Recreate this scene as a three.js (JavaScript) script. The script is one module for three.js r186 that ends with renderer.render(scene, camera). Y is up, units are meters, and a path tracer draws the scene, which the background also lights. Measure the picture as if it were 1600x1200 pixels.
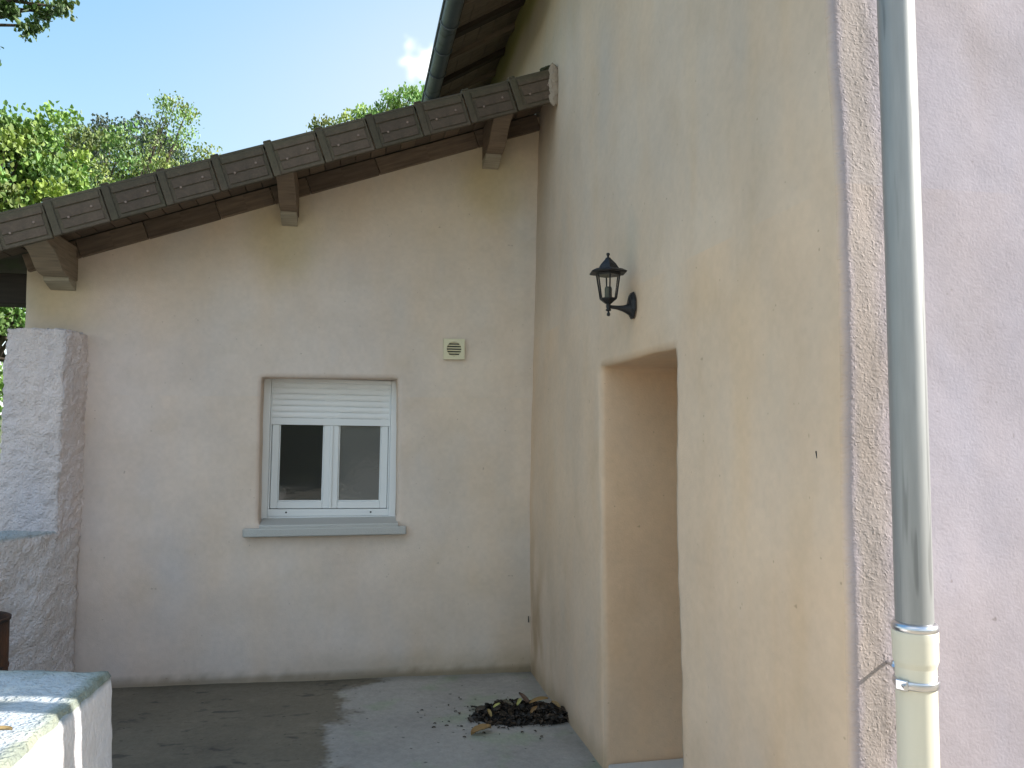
import * as THREE from 'three';
import { mergeGeometries, toCreasedNormals } from 'three/addons/utils/BufferGeometryUtils.js';
import { RoundedBoxGeometry } from 'three/addons/geometries/RoundedBoxGeometry.js';
import { ImprovedNoise } from 'three/addons/math/ImprovedNoise.js';

/* ------------------------------------------------------------------ camera, sky, sun, exposure */
const scene = new THREE.Scene();
const camera = new THREE.PerspectiveCamera(50.93, 4 / 3, 0.05, 2000);
camera.rotation.order = 'YXZ';
camera.position.set(-1.176, 1.6, 5.266);
camera.rotation.set(THREE.MathUtils.degToRad(3.134), THREE.MathUtils.degToRad(-11.337), 0);

const renderer = new THREE.WebGLRenderer({ antialias: true });
renderer.toneMapping = THREE.LinearToneMapping;
renderer.toneMappingExposure = 3.95;
renderer.shadowMap.enabled = true;

const noise3 = new ImprovedNoise();
const N = (x, y, z) => noise3.noise(x, y, z);
const fbm = (x, y, z, o = 4) => { let s = 0, a = .5, f = 1; for (let i = 0; i < o; i++) { s += a * N(x * f, y * f, z * f); a *= .5; f *= 2.03; } return s; };
const clamp = (v, a = 0, b = 1) => Math.min(b, Math.max(a, v));
const sstep = (a, b, v) => { const t = clamp((v - a) / (b - a)); return t * t * (3 - 2 * t); };
const mix = (a, b, t) => a + (b - a) * t;
function rng(seed) { let s = seed >>> 0; return () => { s = (s + 0x6D2B79F5) | 0; let t = Math.imul(s ^ (s >>> 15), 1 | s); t = (t + Math.imul(t ^ (t >>> 7), 61 | t)) ^ t; return ((t ^ (t >>> 14)) >>> 0) / 4294967296; }; }

const SUN_AZ = THREE.MathUtils.degToRad(17), SUN_EL = THREE.MathUtils.degToRad(29.8);
const SD = [Math.cos(SUN_EL) * Math.cos(SUN_AZ), Math.sin(SUN_EL), Math.cos(SUN_EL) * Math.sin(SUN_AZ)];
// clear summer sky with a few fair-weather clouds
{
  const w = 2048, h = 1024, d = new Float32Array(w * h * 4);
  for (let j = 0; j < h; j++) {
    const el = ((j + .5) / h - .5) * Math.PI, sy = Math.sin(el), cy = Math.cos(el);
    for (let i = 0; i < w; i++) {
      const az = ((i + .5) / w - .5) * 2 * Math.PI, x = Math.cos(az) * cy, z = Math.sin(az) * cy;
      const t = Math.exp(-Math.max(0, sy) / .30);
      const lo = Math.exp(-Math.max(0, sy) / .11);
      let r = .024 + .205 * t + .36 * lo, g = .099 + .250 * t + .25 * lo, b = .222 + .118 * t + .20 * lo;
      const ga = Math.acos(clamp(x * SD[0] + sy * SD[1] + z * SD[2], -1, 1)), au = sy > -.02 ? 1.0 * Math.exp(-ga / .13) + .24 * Math.exp(-ga / .5) : 0;   // bright air round the sun
      if (sy > 0.02) {
        const px = x / (sy + .25), pz = z / (sy + .25);
        let c = fbm(px * 1.1 + 3.3, pz * 1.1 + 9.1, 2.7, 6) + .5;
        const veil = clamp(.85 * Math.exp(-(((az + 1.30) / .42) ** 2) - ((el - .34) / .26) ** 2) + sstep(-.1, .5, fbm(x * 1.3 + 8, sy * 2, z * 1.3, 3)) * .6 * sstep(.5, .9, Math.abs(az + 1.75)));   // thin high haze
        r = mix(r, .222, veil); g = mix(g, .245, veil); b = mix(b, .268, veil);
        let m = sstep(.56, .80, c) * sstep(.02, .2, sy);
        const da = (az + 1.470) / .045, de = (el - .428) / .024;          // one small cloud over the eaves
        m = Math.max(m * .8 * sstep(.25, .5, Math.abs(az + 1.7)), sstep(1.15, .25, Math.hypot(da, de) - fbm(az * 30, el * 45, 5, 5) * 1.5));
        r = mix(r, .40, m); g = mix(g, .41, m); b = mix(b, .42, m);
      }
      r += au; g += .97 * au; b += .92 * au;
      if (sy < 0) { const k = sstep(0, -.06, sy); r = mix(r, .10, k); g = mix(g, .10, k); b = mix(b, .08, k); }
      const o = (j * w + i) * 4; d[o] = r; d[o + 1] = g; d[o + 2] = b; d[o + 3] = 1;
    }
  }
  const sky = new THREE.DataTexture(d, w, h, THREE.RGBAFormat, THREE.FloatType);
  sky.mapping = THREE.EquirectangularReflectionMapping; sky.minFilter = sky.magFilter = THREE.LinearFilter; sky.needsUpdate = true;
  scene.background = sky; scene.environment = sky;
}
const sun = new THREE.DirectionalLight(0xfffaf3, 2.4);
sun.position.set(...SD).multiplyScalar(40);
sun.castShadow = true; sun.shadow.radius = 1; sun.shadow.mapSize.set(2048, 2048);
Object.assign(sun.shadow.camera, { left: -25, right: 25, top: 25, bottom: -25, near: 1, far: 120 });
scene.add(sun);

/* ------------------------------------------------------------------ helpers */
const used = {};
function numbered(name) { used[name] = (used[name] ?? -1) + 1; return used[name] ? name + '_' + String(used[name]).padStart(3, '0') : name; }
function mesh(name, geo, mat, parent) {
  const m = new THREE.Mesh(geo, mat); m.name = parent && parent !== scene ? name : numbered(name);
  m.castShadow = m.receiveShadow = true; (parent ?? scene).add(m); return m;
}
function thing(name, label, category, pos = [0, 0, 0], group) {
  const o = new THREE.Group(); o.name = numbered(name); o.position.set(...pos); o.userData = { label, category };
  if (group) o.userData.group = group; scene.add(o); return o;
}
function tag(o, label, category, group) { Object.assign(o.userData, { label, category }); if (group) o.userData.group = group; return o; }
function grp(name, parent) { const g = new THREE.Group(); g.name = name; parent.add(g); return g; }
const xf = (geo, { p = [0, 0, 0], r = [0, 0, 0], s = [1, 1, 1] } = {}) => geo.applyMatrix4(new THREE.Matrix4().compose(new THREE.Vector3(...p), new THREE.Quaternion().setFromEuler(new THREE.Euler(...r)), new THREE.Vector3(...s)));
const strip = (g) => { const n = g.index ? g.toNonIndexed() : g; for (const k of Object.keys(n.attributes)) if (!['position', 'normal', 'uv'].includes(k)) n.deleteAttribute(k); return n; };
const merge = (list) => mergeGeometries(list.map(strip));
// box with small rounded edges, uv in metres
function rbox(w, h, d, r = .004, p = [0, 0, 0], rot = [0, 0, 0]) {
  const g = new RoundedBoxGeometry(w, h, d, 1, Math.min(r, w / 2.01, h / 2.01, d / 2.01));
  boxUV(g); return xf(g, { p, r: rot });
}
function box(x0, x1, y0, y1, z0, z1, r = .004) { return rbox(x1 - x0, y1 - y0, z1 - z0, r, [(x0 + x1) / 2, (y0 + y1) / 2, (z0 + z1) / 2]); }
function boxUV(g) {
  const p = g.attributes.position, n = g.attributes.normal, uv = new Float32Array(p.count * 2);
  for (let i = 0; i < p.count; i++) {
    const ax = Math.abs(n.getX(i)), ay = Math.abs(n.getY(i)), az = Math.abs(n.getZ(i));
    const [a, b] = ax >= ay && ax >= az ? [p.getZ(i), p.getY(i)] : ay >= az ? [p.getX(i), p.getZ(i)] : [p.getX(i), p.getY(i)];
    uv[2 * i] = a; uv[2 * i + 1] = b;
  }
  g.setAttribute('uv', new THREE.BufferAttribute(uv, 2)); return g;
}
const cyl = (r0, r1, h, seg = 24, opts = {}, open = false) => xf(new THREE.CylinderGeometry(r0, r1, h, seg, 1, open), opts);

/* ------------------------------------------------------------------ procedural textures */
function tileNoise(seed) {           // periodic value noise
  const R = rng(seed), T = new Float32Array(65536); for (let i = 0; i < 65536; i++) T[i] = R() * 2 - 1;
  return (x, y, per) => {
    const xi = Math.floor(x), yi = Math.floor(y), fx = x - xi, fy = y - yi, u = fx * fx * (3 - 2 * fx), v = fy * fy * (3 - 2 * fy);
    const g = (a, b) => T[((((a % per) + per) % per) * 131 + (((b % per) + per) % per) * 257) & 65535];
    return mix(mix(g(xi, yi), g(xi + 1, yi), u), mix(g(xi, yi + 1), g(xi + 1, yi + 1), u), v);
  };
}
function tex(size, fn, { srgb = false, repeat = 1 } = {}) {
  const d = new Uint8Array(size * size * 4);
  for (let j = 0; j < size; j++) for (let i = 0; i < size; i++) {
    const c = fn(i / size, j / size), o = (j * size + i) * 4;
    for (let k = 0; k < 3; k++) d[o + k] = clamp(Array.isArray(c) ? c[k] : c) * 255;
    d[o + 3] = 255;
  }
  const t = new THREE.DataTexture(d, size, size, THREE.RGBAFormat); t.wrapS = t.wrapT = THREE.RepeatWrapping;
  t.magFilter = THREE.LinearFilter; t.minFilter = THREE.LinearMipmapLinearFilter; t.generateMipmaps = true; t.repeat.set(repeat, repeat);
  if (srgb) t.colorSpace = THREE.SRGBColorSpace; t.needsUpdate = true; return t;
}
const toS = (v) => v <= .0031308 ? 12.92 * v : 1.055 * Math.pow(v, 1 / 2.4) - .055;
const lin = (r, g, b) => [toS(clamp(r)), toS(clamp(g)), toS(clamp(b))];
const tn1 = tileNoise(11), tn2 = tileNoise(77);
const tf = (n, u, v, per, o) => { let s = 0, a = .5, p = per; for (let i = 0; i < o; i++) { s += a * n(u * p, v * p, p); a *= .55; p *= 2; } return s; };

// smooth render: multiplies the vertex colour (mean about 0.9), 2.2 m tile
const plasterMap = tex(1024, (u, v) => {
  const a = tf(tn1, u, v, 5, 5), b = tf(tn2, u, v * .5 + u * 0, 8, 4), f = tf(tn2, u, v, 96, 3);
  const k = .90 + .10 * a + .05 * f, w = b * .05;
  const sp = sstep(.62, .72, tf(tn1, u + .37, v + .11, 90, 2)) * .5;
  return lin((k + w) * (1 - sp * .6), k * (1 - sp * .65), (k - w * 1.3) * (1 - sp * .7));
}, { srgb: true, repeat: 1 / 2.2 });
const plasterBump = tex(1024, (u, v) => .5 + .10 * tf(tn1, u, v, 12, 3) + .40 * tf(tn2, u, v, 180, 2), { repeat: 1 / 1.0 });
const cornerBump = tex(1024, (u, v) => .35 + .30 * tf(tn2, u, v, 190, 2) + .35 * sstep(.22, .6, tf(tn1, u + .3, v + .7, 150, 2)) + .2 * tf(tn1, u, v, 40, 2), { repeat: 1 / 1.0 });
const roughBump = tex(1024, (u, v) => { const a = Math.abs(tf(tn1, u, v, 40, 4)), b = tf(tn2, u, v, 90, 3); return .4 + .35 * a + .6 * b; }, { repeat: 1 / .9 });
const woodMap = tex(512, (u, v) => {
  const g = tn1(u * 6, v * 90, 90) * .5 + tn2(u * 12, v * 200, 200) * .35 + tf(tn1, u, v, 5, 3) * .5;
  const k = .8 + .28 * g; return lin(k, k * .99, k * .97);
}, { srgb: true, repeat: 1 / .8 });
const woodBump = tex(512, (u, v) => .5 + .35 * tn1(u * 6, v * 90, 90) + .25 * tn2(u * 14, v * 220, 220), { repeat: 1 / .8 });
const speckMap = tex(512, (u, v) => {
  const a = tf(tn1, u, v, 8, 4), f = tf(tn2, u, v, 80, 3); const m = sstep(.0, .32, tf(tn2, u + .4, v + .2, 5, 4));
  const k = .85 + .22 * a + .18 * f; return lin(k * mix(1, .8, m), k * mix(1, 1.08, m), k * mix(1, .74, m));
}, { srgb: true, repeat: 1 / .5 });
const lichenMap = tex(512, (u, v) => { const f = tf(tn2, u, v, 60, 3), a = tf(tn1, u, v, 7, 4), sp = sstep(.50, .62, tf(tn1, u + .21, v + .4, 48, 2)); const k = .80 + .28 * a + .2 * f; return lin(mix(k * .86, 1, sp * .8), mix(k * .86, 1, sp * .8), mix(k * .84, .95, sp * .8)); }, { srgb: true, repeat: 1 / .62 });
const zincMap = tex(512, (u, v) => { const k = .86 + .10 * tf(tn1, u, v, 5, 4) + .07 * tf(tn2, u, v, 40, 3) - .25 * sstep(.3, .55, tf(tn1, u + .6, v, 14, 3)); return lin(k, k, k); }, { srgb: true, repeat: 1 });
const zincRough = tex(256, (u, v) => { const k = .5 + .35 * tf(tn2, u, v, 8, 4); return [k, k, k]; });
const rippleBump = tex(256, (u, v) => .5 + .55 * tf(tn1, u, v, 14, 3), { repeat: 1 / .30 });
const fineBump = tex(512, (u, v) => .5 + .5 * tf(tn2, u, v, 90, 3), { repeat: 1 / .4 });
const rustMap = tex(512, (u, v) => { const m = clamp(.5 + 1.1 * tf(tn1, u, v, 6, 5)), f = .85 + .3 * tf(tn2, u, v, 70, 3); return lin(mix(.035, .15, m) * f, mix(.024, .062, m) * f, mix(.02, .028, m) * f); }, { srgb: true, repeat: 2 });

/* ------------------------------------------------------------------ materials */
const std = (o) => new THREE.MeshStandardMaterial(o);
const rgb = (r, g, b) => new THREE.Color().setRGB(r, g, b);
const M = {
  plaster: std({ vertexColors: true, map: plasterMap, bumpMap: plasterBump, bumpScale: .0009, roughness: .95 }),
  corner: std({ vertexColors: true, map: plasterMap, bumpMap: cornerBump, bumpScale: .0026, roughness: .95 }),
  blockRender: std({ vertexColors: true, map: plasterMap, bumpMap: roughBump, bumpScale: .003, roughness: .97 }),
  crepi: std({ vertexColors: true, map: plasterMap, bumpMap: roughBump, bumpScale: .008, roughness: .97 }),
  wood: std({ color: rgb(.205, .150, .106), map: woodMap, bumpMap: woodBump, bumpScale: .0015, roughness: .85 }),
  woodB: std({ color: rgb(.165, .120, .085), map: woodMap, bumpMap: woodBump, bumpScale: .0015, roughness: .85 }),
  woodC: std({ color: rgb(.235, .172, .122), map: woodMap, bumpMap: woodBump, bumpScale: .0015, roughness: .85 }),
  woodPale: std({ color: rgb(.33, .26, .19), map: woodMap, bumpMap: woodBump, bumpScale: .002, roughness: .9 }),
  woodGrey: std({ color: rgb(.42, .37, .285), map: woodMap, bumpMap: woodBump, bumpScale: .002, roughness: .92 }),
  woodDark: std({ color: rgb(.085, .065, .048), map: woodMap, bumpMap: woodBump, bumpScale: .0015, roughness: .9 }),
  eave: std({ color: rgb(.30, .235, .175), map: woodMap, bumpMap: woodBump, bumpScale: .0015, roughness: .9 }),
  tile: std({ color: rgb(.092, .078, .058), map: speckMap, bumpMap: fineBump, bumpScale: .0015, roughness: .85 }),
  tileB: std({ color: rgb(.080, .074, .050), map: speckMap, bumpMap: fineBump, bumpScale: .0015, roughness: .85 }),
  tileC: std({ color: rgb(.098, .080, .062), map: speckMap, bumpMap: fineBump, bumpScale: .0015, roughness: .85 }),
  verge: std({ vertexColors: true, map: lichenMap, bumpMap: fineBump, bumpScale: .0015, roughness: .85 }),
  mortar: std({ color: rgb(.36, .30, .24), bumpMap: fineBump, bumpScale: .004, roughness: .95 }),
  pvc: std({ color: rgb(.80, .81, .80), roughness: .38 }),
  slat: std({ color: rgb(.86, .86, .845), roughness: .45 }),
  dark: std({ color: rgb(.012, .012, .012), roughness: .7 }),
  glassL: new THREE.MeshPhysicalMaterial({ color: rgb(.8, .82, .76), transmission: .96, thickness: 0, roughness: .05, ior: 1.6, bumpMap: rippleBump, bumpScale: .00015 }),
  glass: new THREE.MeshPhysicalMaterial({ color: rgb(.75, .74, .68), transmission: .80, thickness: 0, roughness: .07, ior: 1.8, bumpMap: rippleBump, bumpScale: .0003 }),
  pane: new THREE.MeshPhysicalMaterial({ color: 0xffffff, transmission: 1, thickness: 0, roughness: .02, ior: 1.5 }),
  sill: std({ color: rgb(.50, .495, .465), bumpMap: fineBump, bumpScale: .002, roughness: .85 }),
  cream: std({ color: rgb(.68, .64, .44), roughness: .5 }),
  black: std({ color: rgb(.005, .005, .006), roughness: .5, bumpMap: fineBump, bumpScale: .0006 }),
  holder: std({ color: rgb(.05, .05, .035), roughness: .5 }),
  zinc: std({ color: rgb(.36, .362, .352), map: zincMap, roughness: .52, metalness: .5 }),
  zincDark: std({ color: rgb(.20, .23, .25), map: zincMap, roughness: .5, metalness: .7 }),
  steel: std({ color: rgb(.62, .62, .64), roughness: .28, metalness: 1 }),
  pipe: std({ color: rgb(.66, .61, .475), roughness: .5 }),
  rust: std({ map: rustMap, bumpMap: fineBump, bumpScale: .003, roughness: .8 }),
  door: std({ color: rgb(.30, .22, .15), map: woodMap, bumpMap: woodBump, bumpScale: .001, roughness: .6 }),
  bark: std({ color: rgb(.13, .10, .075), map: woodMap, bumpMap: woodBump, bumpScale: .006, roughness: .95 }),
};

/* ------------------------------------------------------------------ hand-laid render: welded sheets, rounded and uneven */
function plaster(sheets, { smooth = 3, disp = () => 0, color, off, keep } = {}) {
  const P = [], UV = [], Q = [], W = [], weld = new Map(), wp = [], adj = [], eCount = new Map();
  const wid = (p) => { const k = p.map((v) => Math.round(v * 5000)).join(','); let i = weld.get(k); if (i === undefined) { i = wp.length; weld.set(k, i); wp.push([...p]); adj.push(new Set()); } return i; };
  for (const s of sheets) {
    const base = P.length, nu = s.us.length, nv = s.vs.length;
    for (let j = 0; j < nv; j++) for (let i = 0; i < nu; i++) { const p = s.f(s.us[i], s.vs[j]); P.push(p); UV.push(s.uv ? s.uv(p) : [s.us[i], s.vs[j]]); W.push(-1); }
    let flip = null;
    for (let j = 0; j < nv - 1; j++) for (let i = 0; i < nu - 1; i++) {
      if (s.skip && s.skip((s.us[i] + s.us[i + 1]) / 2, (s.vs[j] + s.vs[j + 1]) / 2)) continue;
      const q = [base + j * nu + i, base + j * nu + i + 1, base + (j + 1) * nu + i + 1, base + (j + 1) * nu + i];
      for (const k of q) if (W[k] < 0) W[k] = wid(P[k]);
      if (flip === null) { const a = new THREE.Vector3(...P[q[0]]), b = new THREE.Vector3(...P[q[1]]).sub(a), c = new THREE.Vector3(...P[q[3]]).sub(a); flip = b.cross(c).dot(new THREE.Vector3(...s.n)) < 0; }
      if (flip) q.reverse();
      Q.push(q);
      for (let k = 0; k < 4; k++) { const a = W[q[k]], b = W[q[(k + 1) % 4]]; if (a === b) continue; adj[a].add(b); adj[b].add(a); const e = a < b ? a + '_' + b : b + '_' + a; eCount.set(e, (eCount.get(e) ?? 0) + 1); }
    }
  }
  const pin = new Uint8Array(wp.length);
  for (const [e, c] of eCount) if (c === 1) { const [a, b] = e.split('_'); pin[a] = pin[b] = 1; }
  const orig = wp.map((p) => [...p]);
  for (let it = 0; it < smooth; it++) {
    const nx = wp.map((p, i) => { if (pin[i] || !adj[i].size || (keep && keep(orig[i]))) return p; let x = 0, y = 0, z = 0, w = 0; for (const k of adj[i]) { const d = 1 / (1e-4 + Math.hypot(wp[k][0] - p[0], wp[k][1] - p[1], wp[k][2] - p[2])); x += wp[k][0] * d; y += wp[k][1] * d; z += wp[k][2] * d; w += d; } return [mix(p[0], x / w, .5), mix(p[1], y / w, .5), mix(p[2], z / w, .5)]; });
    for (let i = 0; i < wp.length; i++) wp[i] = nx[i];
  }
  const normals = () => {
    const n = wp.map(() => [0, 0, 0]), A = new THREE.Vector3(), B = new THREE.Vector3();
    for (const q of Q) { const [a, b, c, d] = q.map((k) => wp[W[k]]); A.set(c[0] - a[0], c[1] - a[1], c[2] - a[2]); B.set(d[0] - b[0], d[1] - b[1], d[2] - b[2]); A.cross(B); for (const k of q) { const t = n[W[k]]; t[0] += A.x; t[1] += A.y; t[2] += A.z; } }
    for (const t of n) { const l = Math.hypot(...t) || 1; t[0] /= l; t[1] /= l; t[2] /= l; } return n;
  };
  let n = normals();
  const n0 = n;
  wp.forEach((p, i) => { const d = disp(orig[i], n[i]); const o = off ? off(orig[i]) : [0, 0, 0]; for (let k = 0; k < 3; k++) p[k] += n[i][k] * d + o[k]; });
  n = normals();
  const map = new Int32Array(P.length).fill(-1), pos = [], nor = [], uv = [], col = [], idx = [];
  for (const q of Q) { for (const k of q) if (map[k] < 0) { map[k] = pos.length / 3; pos.push(...wp[W[k]]); nor.push(...n[W[k]]); uv.push(...UV[k]); col.push(...color(orig[W[k]], n0[W[k]])); } const [a, b, c, d] = q.map((k) => map[k]); idx.push(a, b, c, a, c, d); }
  const g = new THREE.BufferGeometry();
  g.setAttribute('position', new THREE.Float32BufferAttribute(pos, 3)); g.setAttribute('normal', new THREE.Float32BufferAttribute(nor, 3));
  g.setAttribute('uv', new THREE.Float32BufferAttribute(uv, 2)); g.setAttribute('color', new THREE.Float32BufferAttribute(col, 3)); g.setIndex(idx);
  return g;
}
function steps(...seg) { // steps([from, to, step], ...) -> grid lines with the given breaks kept
  const o = []; for (const [a, b, s] of seg) { const n = Math.max(1, Math.round(Math.abs(b - a) / s)); for (let i = o.length ? 1 : 0; i <= n; i++) o.push(a + (b - a) * i / n); } return o;
}
const wallDisp = (p) => .010 * N(p[0] * 1.3 + 7, p[1] * 1.3, p[2] * 1.3) + .005 * N(p[0] * 4 + 3, p[1] * 4, p[2] * 4) + .0016 * N(p[0] * 13, p[1] * 13 + 5, p[2] * 13);
const tint = (c, t, k) => [mix(c[0], c[0] * t[0], k), mix(c[1], c[1] * t[1], k), mix(c[2], c[2] * t[2], k)];

/* ------------------------------------------------------------------ ground */
const FY = (x) => -.0213 * x;                               // the slab falls gently towards the house
{
  const g = new THREE.PlaneGeometry(900, 900, 60, 60); g.rotateX(-Math.PI / 2); boxUV(g);
  const p = g.attributes.position; for (let i = 0; i < p.count; i++) p.setY(i, -.06 + Math.max(0, Math.hypot(p.getX(i), p.getZ(i)) - 60) * .02);
  g.computeVertexNormals();
  mesh('ground', g, std({ color: rgb(.16, .17, .075), map: tex(512, (u, v) => { const k = .75 + .4 * tf(tn1, u, v, 6, 6); return lin(k, k * 1.02, k * .9); }, { srgb: true, repeat: .2 }), roughness: 1 })).userData = { kind: 'structure' };
  const y = new THREE.PlaneGeometry(30, 13.5, 1, 1); y.rotateX(-Math.PI / 2); boxUV(y); xf(y, { p: [-1, -.03, 10.62] });
  mesh('yard', y, std({ color: rgb(.58, .49, .36), map: tex(512, (u, v) => { const k = .85 + .3 * tf(tn2, u, v, 40, 4); return lin(k, k, k); }, { srgb: true, repeat: 1 }), bumpMap: fineBump, bumpScale: .01, roughness: 1 })).userData = { kind: 'structure' };
}
{ // concrete slab: pale dry cement and the wet, dirty part on the left
  const X0 = -3.4, Z0 = -.1, SX = 4.0, SZ = 4.0;
  const map = tex(1024, (u, v) => {
    const x = X0 + u * SX, z = Z0 + v * SZ;
    const edge = -1.13 - .13 * z + .16 * N(x * 2, z * 2.4, 3) + .10 * N(x * 7, z * 7, 8) + .03 * N(x * 30, z * 30, 1) + .12 * sstep(.25, .02, z);
    const wet = sstep(edge + .06, edge - .05, x + .035 * N(x * 40, z * 40, 6));
    const a = fbm(x * 2.2, z * 2.2, 4.4, 5), f = fbm(x * 26, z * 26, 7, 3), f2 = N(x * 90, z * 90, 2);
    const k = 1 + .35 * a + .22 * f + .10 * f2;
    let r = .312 * k, g = .302 * k, b = .278 * k;
    const green = sstep(.05, .35, fbm(x * 3 + 9, z * 3, 1, 4)); r *= 1 - .12 * green; b *= 1 - .16 * green;
    const kw = 1 + .4 * a + .28 * f + .15 * f2 + .25 * sstep(.1, .5, fbm(x * 4.2 + 3, z * 4.2, 12, 4));
    r = mix(r, .138 * kw, wet); g = mix(g, .122 * kw, wet); b = mix(b, .090 * kw, wet);
    const blot = clamp(sstep(.20, .36, fbm(x * 5 + 20, z * 9, 31, 4)) + .7 * sstep(.16, .3, fbm(x * 13 + 3, z * 24, 8, 3)) * sstep(-.1, .25, N(x * 2.2, z * 2.6, 17))) * wet; r *= 1 - .55 * blot; g *= 1 - .53 * blot; b *= 1 - .48 * blot;
    const soil = sstep(.14, .0, z + .05 * N(x * 9, 3, 1)) * .5 + sstep(.16, .02, -x + .05 * N(z * 9, 1, 1)) * .35; r *= 1 - .5 * soil; g *= 1 - .5 * soil; b *= 1 - .55 * soil;
    const sp = sstep(.62, .70, N(x * 34 + 5, z * 34, 77)); r *= 1 - .6 * sp; g *= 1 - .6 * sp; b *= 1 - .6 * sp;
    return lin(r, g, b);
  }, { srgb: true });
  const rough = tex(512, (u, v) => { const x = X0 + u * SX, z = Z0 + v * SZ, edge = -1.13 - .13 * z + .16 * N(x * 2, z * 2.4, 3) + .10 * N(x * 7, z * 7, 8) + .12 * sstep(.25, .02, z); const k = mix(.92, .72, sstep(edge + .05, edge - .05, x)); return [k, k, k]; });
  const nx = 100, nz = 100, g = new THREE.PlaneGeometry(SX, SZ, nx, nz), p = g.attributes.position, uv = g.attributes.uv;
  for (let i = 0; i < p.count; i++) { const u = p.getX(i) / SX + .5, v = .5 - p.getY(i) / SZ, x = X0 + u * SX, z = Z0 + v * SZ; p.setXYZ(i, x, FY(x) + .006 * N(x * 1.7, z * 1.7, 2) + .0025 * N(x * 8, z * 8, 2), z); uv.setXY(i, u, v); }
  g.computeVertexNormals();
  mesh('paved_floor', g, std({ map, roughnessMap: rough, roughness: 1, bumpMap: fineBump, bumpScale: .002 })).userData = { kind: 'structure' };
}

/* ------------------------------------------------------------------ the main house */
const HZ = 3.52;                                             // its front corner
const lean = (y, z) => .028 * Math.max(0, y - 1.04) * clamp(1 - z / 1.25) * (z < 1.25 ? 1 : 0) + .012 * N(1.5, y * .8, 4);
const cornerOff = (y, z) => -(.004 + .022 * sstep(1.9, 2.9, y) + .006 * sstep(1.6, .6, y)) * sstep(2.7, 3.45, z) + (.007 * N(1, y * 2.4, 7) + .003 * N(1, y * 9, 7)) * sstep(.09, .02, HZ - z);
const houseOff = (p) => p[0] < .35 ? [(lean(p[1], p[2]) + cornerOff(p[1], p[2])) * sstep(.35, .1, p[0]), 0, 0] : [0, 0, 0];
const house = thing('main_house', 'tall beige rendered house with a door recess, seen from its corner', 'house');
function houseColor(p, n) {
  const [x, y, z] = p;
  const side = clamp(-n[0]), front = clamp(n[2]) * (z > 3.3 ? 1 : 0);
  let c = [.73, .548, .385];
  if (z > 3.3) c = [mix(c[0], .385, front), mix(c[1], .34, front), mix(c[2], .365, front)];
  const m = fbm(x * 1.1 + 2, y * .8, z * 1.1, 4);
  c = tint(c, [1.0, .985, .93], .6 * sstep(-.05, .4, m)); c = tint(c, [.95, .96, .98], .6 * sstep(0, -.35, m));
  { const q = fbm(x * 5 + 3, y * 3.2, z * 5, 4); c = tint(c, [.965, .955, .93], sstep(.05, .4, q)); c = tint(c, [1.02, 1.02, 1.02], sstep(-.05, -.4, q)); }
  if (side > .3 && x < .3) {
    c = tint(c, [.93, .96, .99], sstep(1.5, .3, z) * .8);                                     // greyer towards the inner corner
    const streak = sstep(.02, .35, fbm(z * 5, y * .9, 3.3, 4));
    c = tint(c, [1.01, .965, .88], streak * sstep(.8, 2.2, z) * .6);
    const damp = sstep(1.15, .2, y) * sstep(.9, .15, z) * sstep(-.22, .25, fbm(z * 6 + 2, y * 1.8, 9, 4)); c = tint(c, [.70, .645, .55], damp);
    const foot = sstep(.16, .0, y + .08 * N(z * 6, 1, 1)); c = tint(c, [.62, .60, .52], foot * .8);
    const alg = sstep(4.52, 4.74, y + .06 * N(z * 2, y * 2, 5)); c = tint(c, [.80, .86, .36], alg * (z < 3.3 ? 1 : .3));
    const grey = sstep(1.7, 3.2, y + .5 * fbm(z * 1.4, y * 1.2, 6, 3)); c = tint(c, [.87, .93, 1.02], grey);
    const d = Math.hypot((z - 2.02) / .10, (y - 2.40) / .17); c = tint(c, [.86, .92, .97], sstep(1.2, .2, d)); // soot over the lantern
  }
  if (y < 1.92 && x > .02 && z < 2.6 && z > 1.4) c = tint(c, [1.12, 1.07, .99], 1);
  if (front > .3 && x < .15) c = tint(c, [.95, .93, .80], sstep(.14, .07, x + .03 * N(1, y * 6, 2)) * sstep(.012, .04, x + .012 * N(2, y * 9, 5)));
  return c;
}
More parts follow.
